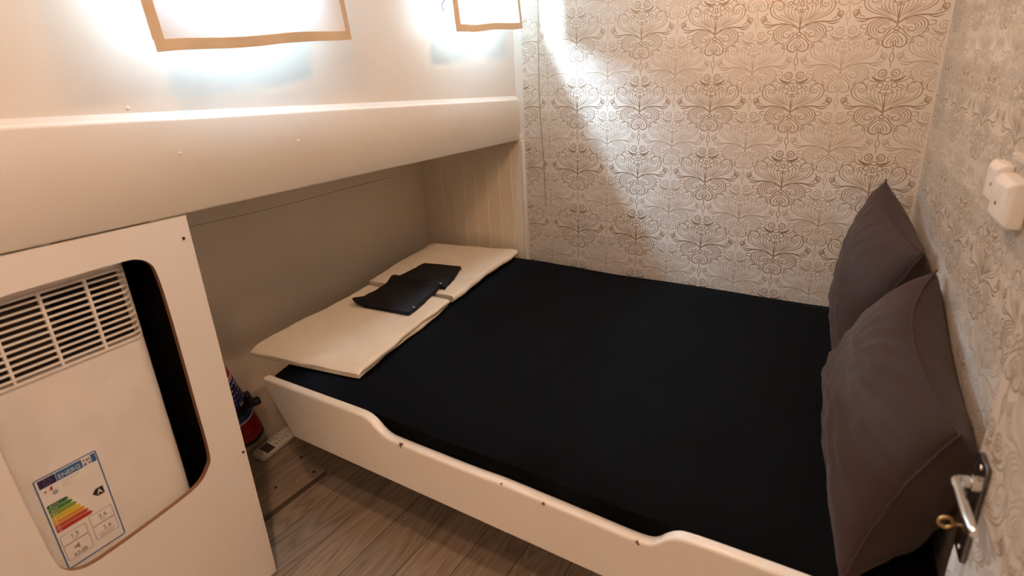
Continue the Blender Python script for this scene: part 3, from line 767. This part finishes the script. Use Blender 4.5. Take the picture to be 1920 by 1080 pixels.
# ------------------------------------------------------------------ window blinds
def blind(u0, u1, zb0, zb1, ztop_, label, hookside=None, o0=.102):
    t = thing('window_blind', label, 'blind', hull((u0+u1)/2, (zb0+zb1)/2, .0), 'cloth blinds over the windows')
    nu, nz = 28, 24
    def P(a, c, d=0):
        u = u0+(u1-u0)*a + .004*math.sin(c*5+u0*3)*(1-c); zb = zb0+(zb1-zb0)*a + .0018*math.sin(a*11+u0)*(1-c)
        z = zb+(ztop_-zb)*c
        off = WOFF + o0 - .045*c + .006*math.sin(a*7+u0*5)*(1-c*.5) + .003*math.sin(a*17+c*4) + d
        return hull(u, z, off)
    b = MB(); b.rings([[P(i/nu, j/nz) for i in range(nu+1)] + [P(i/nu, j/nz, -.0014) for i in range(nu, -1, -1)] for j in range(nz+1)])
    b.build('cloth', M_blind, t, smooth=True, angle=60)
    wa = .016/(u1-u0); wc = .018/(ztop_-zb0)
    def strip(a0, a1, c0, c1, na, nc, nm):
        b = MB(); b.rings([[P(a0+(a1-a0)*i/na, c0+(c1-c0)*j/nc, .0012) for i in range(na+1)] + [P(a0+(a1-a0)*i/na, c0+(c1-c0)*j/nc, -.0026) for i in range(na, -1, -1)] for j in range(nc+1)])
        o = b.build(nm, M_tape, t, smooth=True, angle=60)
    strip(0, 1, -.004, wc, nu, 2, 'bottom_tape'); strip(-.004, wa*1.1, wc, 1, 2, nz, 'side_tape'); strip(1-wa*.8, 1.004, wc, 1, 2, nz, 'side_tape')
    b = MB(); b.tube([hull(u0-.02, ztop_-.004, WOFF+.018), hull(u1+.02, ztop_-.004, WOFF+.018)], .006, 10); b.build('rod', M_plastic, t, smooth=True)
    for a in (.02, .98):
        u = u0+(u1-u0)*a; b = MB(); b.box(hull(u-.006, ztop_-.018, WOFF), DD*.012, ND*.014, (0, 0, .028)); b.build('bracket', M_plastic, t, bevel=.001)
    if hookside is not None:
        b = MB(); b.tube([hull(u0-.009, hookside-.004, WOFF+.07), hull(u0-.005, hookside+.012, WOFF+.06), hull(u0-.003, hookside+.03, WOFF+.075)], .0016, 8); b.build('tie_cord', plain('blue_cord', (.05, .06, .16, 1), .6), t)
blind(.646, 1.126, .040, .062, .56, 'white cloth blind with tan tape edging over the nearer, left-hand window', .128)
blind(1.556, 1.955, .078, .094, .57, 'white cloth blind with tan edging over the window next to the wallpaper', .14)

# ------------------------------------------------------------------ fire extinguisher, remote control
LX = rad(16.3); axd = Vector((0, -math.sin(LX), math.cos(LX))); base = V(-1.668, .860, -1.103)
fe = thing('fire_extinguisher', 'red fire extinguisher with a blue label leaning in the recess behind the cut-out panel', 'fire extinguisher', base)
M_red = plain('red_gloss_enamel', (.32, .006, .012, 1), .3); M_eblue = plain('blue_label_print', (.018, .04, .26, 1), .35); M_ewhite = plain('white_label_print', (.72, .68, .66, 1), .45)
rr = .058
b = MB(); b.lathe(base, axd, [(0, .049), (.004, .055), (.012, rr), (.26, rr), (.29, .053), (.315, .038), (.33, .022), (.345, .018)], 40); b.build('cylinder', M_red, fe, smooth=True, angle=40)
b = MB(); b.lathe(base-axd*.014, axd, [(0, .050), (.003, .054), (.016, .054), (.018, .050)], 40); b.build('foot_ring', M_black, fe, smooth=True, angle=40)
b = MB(); b.lathe(base, axd, [(.082, rr+.0003), (.0822, rr+.0010), (.230, rr+.0010), (.2302, rr+.0003)], 40); lb = b.build('label', M_eblue, fe, smooth=True, angle=40); lb.name = 'printed_label'; lb['label'] = 'blue printed label'
us = Vector((0, 0, 1)); sx_ = Vector((1, 0, 0)); sy_ = axd.cross(sx_).normalized()
def cyl(h, ang, e=0): return base + axd*h + (sx_*math.cos(ang) + sy_*math.sin(ang))*(rr+.0012+e)
def patch(mb, h0, h1, a0, a1, n=6):
    mb.rings([[cyl(h0, a0+(a1-a0)*i/n) for i in range(n+1)] + [cyl(h0, a0+(a1-a0)*i/n, .0005) for i in range(n, -1, -1)], [cyl(h1, a0+(a1-a0)*i/n) for i in range(n+1)] + [cyl(h1, a0+(a1-a0)*i/n, .0005) for i in range(n, -1, -1)]])
b = MB()
for h0, h1 in ((.079, .0845), (.2275, .232), (.236, .242)):
    b = MB(); patch(b, h0, h1, -math.pi, math.pi, 40); b.build('label_band', M_ewhite, lb)
rnd = random.Random(9); b = MB()
for k in range(5):                        # rows of small print
    h = .150+k*.015; a = -1.2
    while a < 2.2:
        w = rnd.uniform(.05, .16); patch(b, h, h+rnd.choice((.003, .006)), a, a+w, 2); a += w+rnd.uniform(.05, .12)
for a in (-.6, .25, 1.15):                # picture boxes
    patch(b, .130, .146, a, a+.24, 3)
b.build('small_print', M_ewhite, lb)
b = MB(); 
for ac_ in (-.75, -.1, .55, 1.2):                   # ring symbols along the bottom of the label
    ring = []
    for k in range(21):
        q = 2*math.pi*k/20; ring.append(cyl(.0955+.0085*math.sin(q), ac_+.17*math.cos(q), .0004))
    b.tube(ring, .0010, 5, False)
b.build('ring_symbol', plain('pale_blue_print', (.22, .32, .52, 1), .45), lb)
b = MB(); b.lathe(base, axd, [(.108, rr+.001), (.1085, rr+.004), (.1355, rr+.004), (.136, rr+.001)], 40)
bh = MB()
cl = b.build('strap', M_black, fe, smooth=True, angle=40)
pc = base+axd*.122
b = MB(); sd = (sx_*.45+sy_*.9).normalized(); qd = axd.cross(sd)
b.box(pc+sd*(rr+.001)-qd*.018-axd*.030, sd*.014, qd*.036, axd*.046); b.build('buckle', M_black, cl, bevel=.003)
b = MB(); b.lathe(pc+sd*(rr+.012)-axd*.026, sd, [(0, .014), (.016, .014), (.020, .010)], 16); b.build('buckle', M_black, cl, smooth=True)
b = MB(); b.box((-1.7345, pc.y-.012, pc.z-.014), (.014, 0, 0), (0, .024, 0), (0, 0, .028)); b.build('wall_bracket', M_black, fe)
b = MB(); b.box(base+axd*.345-sy_*.012-sx_*.012, sx_*.024, sy_*.024, axd*.03); b.box(base+axd*.375-sx_*.02-sy_*.01, sx_*.10, sy_*.02, axd*.008); b.build('valve', M_black, fe, bevel=.002)

# remote lies on the hatch along the hull
ra, rb_, rc = Vector((-1.656, .858, 0)), Vector((-1.685, 1.022, 0)), Vector((-1.610, .846, 0))
rl = (rb_-ra); RLn = rl.length; rl.normalize(); rw = Vector((rl.y, -rl.x, 0)); RW = .056
ro = Vector((-1.688, .868, H+ZR+.0005))
rc_ = thing('remote_control', 'white remote control lying on the floor below the foot of the bed', 'remote control', ro)
def rp(a, c, z): return ro + rw*(a*.96-z*-.25) + rl*c + Vector((0, 0, (RW-a)*.27 + z*.96))
b = MB(); o2 = []
for cx, cy, a0 in ((RW-.012, .012, -90), (RW-.012, RLn-.012, 0), (.012, RLn-.012, 90), (.012, .012, 180)):
    for k in range(7):
        a = rad(a0+15*k); o2.append((cx, cy, math.cos(a), math.sin(a)))
lay = [(0, .009), (.003, .012), (.012, .012), (.0165, .0105), (.018, .008)]
b.rings([[rp(cx+r*ca, cy+r*sa, z) for cx, cy, ca, sa in o2] for z, r in lay]); b.build('body', M_plastic, rc_, smooth=True, angle=50)
b = MB(); b.prism([rp(x, y, .0181) for x, y in ((.009, .026), (RW-.009, .026), (RW-.009, .062), (.009, .062))], (0, 0, .0006)); s = b.build('screen', plain('lcd_grey', (.055, .05, .042, 1), .25), rc_)
M_btn = plain('grey_button', (.33, .30, .28, 1), .5); M_btno = plain('orange_button', (.55, .20, .04, 1), .5)
for x, y, w, h, m in ((.036, .076, .007, .007, M_btno), (.036, .092, .006, .004, M_btn), (.036, .106, .006, .004, M_btn), (.037, .124, .006, .004, M_btn), (.010, .074, .005, .004, M_screw), (.010, .084, .005, .006, M_screw), (.010, .093, .005, .006, M_screw), (.022, .092, .006, .009, M_btn), (.010, .112, .004, .006, M_btn)):
    b = MB(); b.lathe(rp(x, y, .0178), (0, 0, 1), [(0, w*.5), (.0014, w*.5), (.002, w*.35)], 12); b.build('button', m, rc_, smooth=True)

# ------------------------------------------------------------------ door, handle and key, fitting on the wall
EX = Vector((.128, .780, 0))
def dr(s, z, off=0): return EX + DW*s - NW*off + Vector((0, 0, z+H))
d = bpy.data.objects.new('door_1', None); C.objects.link(d); d.location = dr(.4, ZF+.005, -.015); struct(d, 'wallpapered door folded back along the right wall')
b = MB(); b.box(dr(0, ZF+.006), DW*.72, NW*.036, (0, 0, ZC-.012-ZF))
vs, fs, mi = damask([(.03+k*PH*.5, (PV/2 if k % 2 else 0), 1 if k % 2 == 0 else 2) for k in range(7)], lambda s, z, h: tuple(dr(s, z, .0003+h)), .003, .70, -.95, .5, -.30)
o0 = len(b.v); b.v += vs; b.f += [tuple(i+o0 for i in f) for f in fs]; b.mi += mi
b.build('leaf', [M_paper2, M_inkside, M_inksidepale], d)
hp = bpy.data.objects.new('door_handle', None)
b = MB(); pl = [(.0335+a, c) for a, c in rrect(-.0205, .0205, -.590, -.452, .006, 4)]
b.prism([dr(s, z, .0003) for s, z in pl], -NW*.005); hpl = b.build('handle_plate', M_plate, d, bevel=.0012)
for z in (-.463, -.579):
    b = MB(); b.lathe(dr(.034, z, .005), -NW, [(0, .0035), (.0012, .003)], 12); b.build('screw', M_chrome, hpl, smooth=True)
b = MB(); SZ = -.479; S0 = .044
b.lathe(dr(S0, SZ, .005), -NW, [(0, .0095), (.009, .0095), (.010, .0070), (.016, .0070)], 20)
pts = [dr(S0, SZ, .012), dr(S0, SZ, .020), dr(S0+.003, SZ+.001, .0265), dr(S0+.012, SZ+.002, .029), dr(S0+.03, SZ+.003, .029), dr(S0+.06, SZ+.003, .029), dr(S0+.085, SZ+.003, .028), dr(S0+.094, SZ+.003, .026)]
b.tube([tuple(p) for p in catmull(pts, 4)], [.0066]*14+[.0058]*9+[.0052]*6, 14); b.build('lever', M_chrome, d, smooth=True, angle=60)
b = MB(); kz = -.562; ks = .016
k0, k1 = dr(ks, kz, .0052), dr(ks, kz, .0105)
b.tube([k0, k1], .0022, 10)
kc = dr(ks, kz, .0185); ring = [kc + (-NW*math.cos(2*math.pi*i/24) + Vector((0, 0, 1))*math.sin(2*math.pi*i/24))*.0075 for i in range(25)]
b.tube(ring, .0022, 8, False)
tag(b.build('door_key', M_brass, smooth=True), 'brass key with a round bow in the lock of the wallpapered door', 'key')

sw = thing('switch_box', 'white plastic switch box with two raised angular blocks on the papered right wall', 'switch', wallr(.90, -.20, 0))
def module(s0, s1, z0, z1, dep, bv, nm):
    b = MB(); i = bv
    A = [(s0, z0), (s1, z0), (s1, z1), (s0, z1)]; B = [(s0+i, z0+i), (s1-i, z0+i), (s1-i, z1-i), (s0+i, z1-i)]
    b.rings([[wallr(s, z, 0.0005) for s, z in A], [wallr(s, z, dep-bv) for s, z in A], [wallr(s, z, dep) for s, z in B]])
    o = b.build(nm, M_plastic, sw, bevel=.003, bseg=3)
    return o
m1 = module(.780, .845, -.254, -.190, .022, .007, 'module'); m2 = module(.858, .945, -.264, -.197, .028, .008, 'module')
b = MB(); b.box(wallr(.79, -.248, .0005), DW*.13, -NW*.012, (0, 0, .046)); b.build('back_box', M_plastic, sw)
for m_, s, z, o in ((m1, .825, -.222, .022), (m2, .90, -.235, .028)):
    b = MB(); b.lathe(wallr(s, z, o-.001), -NW, [(0, .0028), (.0016, .0028)], 10); b.build('screw', M_screw, m_)
b = MB(); b.box(wallr(.86, -.1765, .0005), DW*.40, -NW*.012, (0, 0, .010)); tag(b.build('cable_duct', M_paper2, bevel=.002), 'thin pale cable duct above the white switch box', 'cable duct')

# ------------------------------------------------------------------ light
def area(name, loc, rot, size, power, col, shape='DISK', sy=None):
    l = bpy.data.lights.new(name, 'AREA'); l.energy = power; l.color = col; l.shape = shape; l.size = size
    if sy: l.size_y = sy
    o = bpy.data.objects.new(name, l); C.objects.link(o); o.location = loc; o.rotation_euler = rot; return o
WARM = (1.0, .605, .375)
area('ceiling_lamp', V(-.12, -.10, ZC-.012), (0, 0, 0), .08, 6.4, WARM)
area('ceiling_lamp', V(-.55, .18, ZC-.012), (0, 0, 0), .08, 6.4, WARM)
area('ceiling_lamp', V(-.45, 1.50, ZC-.012), (0, 0, 0), .08, 9.6, WARM)
for w, pw, zc, back, ex, hh, tilt in ((WIN[0], 1150, .13, .24, .15, .30, .48), (WIN[1], 125, .30, .10, 0, .36, .15)):
    u0, u1, z0, z1 = w
    o = area('daylight', hull((u0+u1)/2, zc, WOFF-back), (0, 0, 0), u1-u0+ex, pw, (.52, .77, 1.0), 'RECTANGLE', hh)
    o.rotation_euler = (ND+Vector((0, 0, tilt))).to_track_quat('-Z', 'Y').to_euler()
wd = bpy.data.worlds.new('sky'); bpy.context.scene.world = wd; wd.use_nodes = True
bg = wd.node_tree.nodes['Background']; bg.inputs[0].default_value = (.75, .87, 1, 1); bg.inputs[1].default_value = 1.0

# ------------------------------------------------------------------ camera
f_px = 1108.78; yaw, pitch, roll = rad(-34.2347), rad(21.2703), rad(-3.0525)
F = Vector((math.sin(yaw)*math.cos(pitch), math.cos(yaw)*math.cos(pitch), -math.sin(pitch)))
r0 = Vector((math.cos(yaw), -math.sin(yaw), 0)); u0 = r0.cross(F)
rt = r0*math.cos(roll) + u0*math.sin(roll); up = -(r0*math.sin(roll) - u0*math.cos(roll))
cam = bpy.data.cameras.new('camera'); co = bpy.data.objects.new('camera', cam); C.objects.link(co)
m = Matrix.Identity(4); m.col[0][:3] = rt; m.col[1][:3] = up; m.col[2][:3] = -F; m.col[3][:3] = (0, 0, H); co.matrix_world = m
cam.sensor_width = 36; cam.sensor_fit = 'HORIZONTAL'; cam.lens = f_px/1920*36; cam.clip_start = .02
cam.dof.use_dof = True; cam.dof.focus_distance = 2.0; cam.dof.aperture_fstop = 4.0
sc = bpy.context.scene; sc.camera = co
sc.view_settings.view_transform = 'Standard'; sc.view_settings.look = 'None'; sc.view_settings.gamma = 1; sc.view_settings.exposure = -0.24
try: sc.view_settings.use_curve_mapping = False
except Exception: pass
sc.cycles.use_denoising = True; sc.cycles.max_bounces = 12; sc.cycles.diffuse_bounces = 8; sc.cycles.sample_clamp_indirect = 8
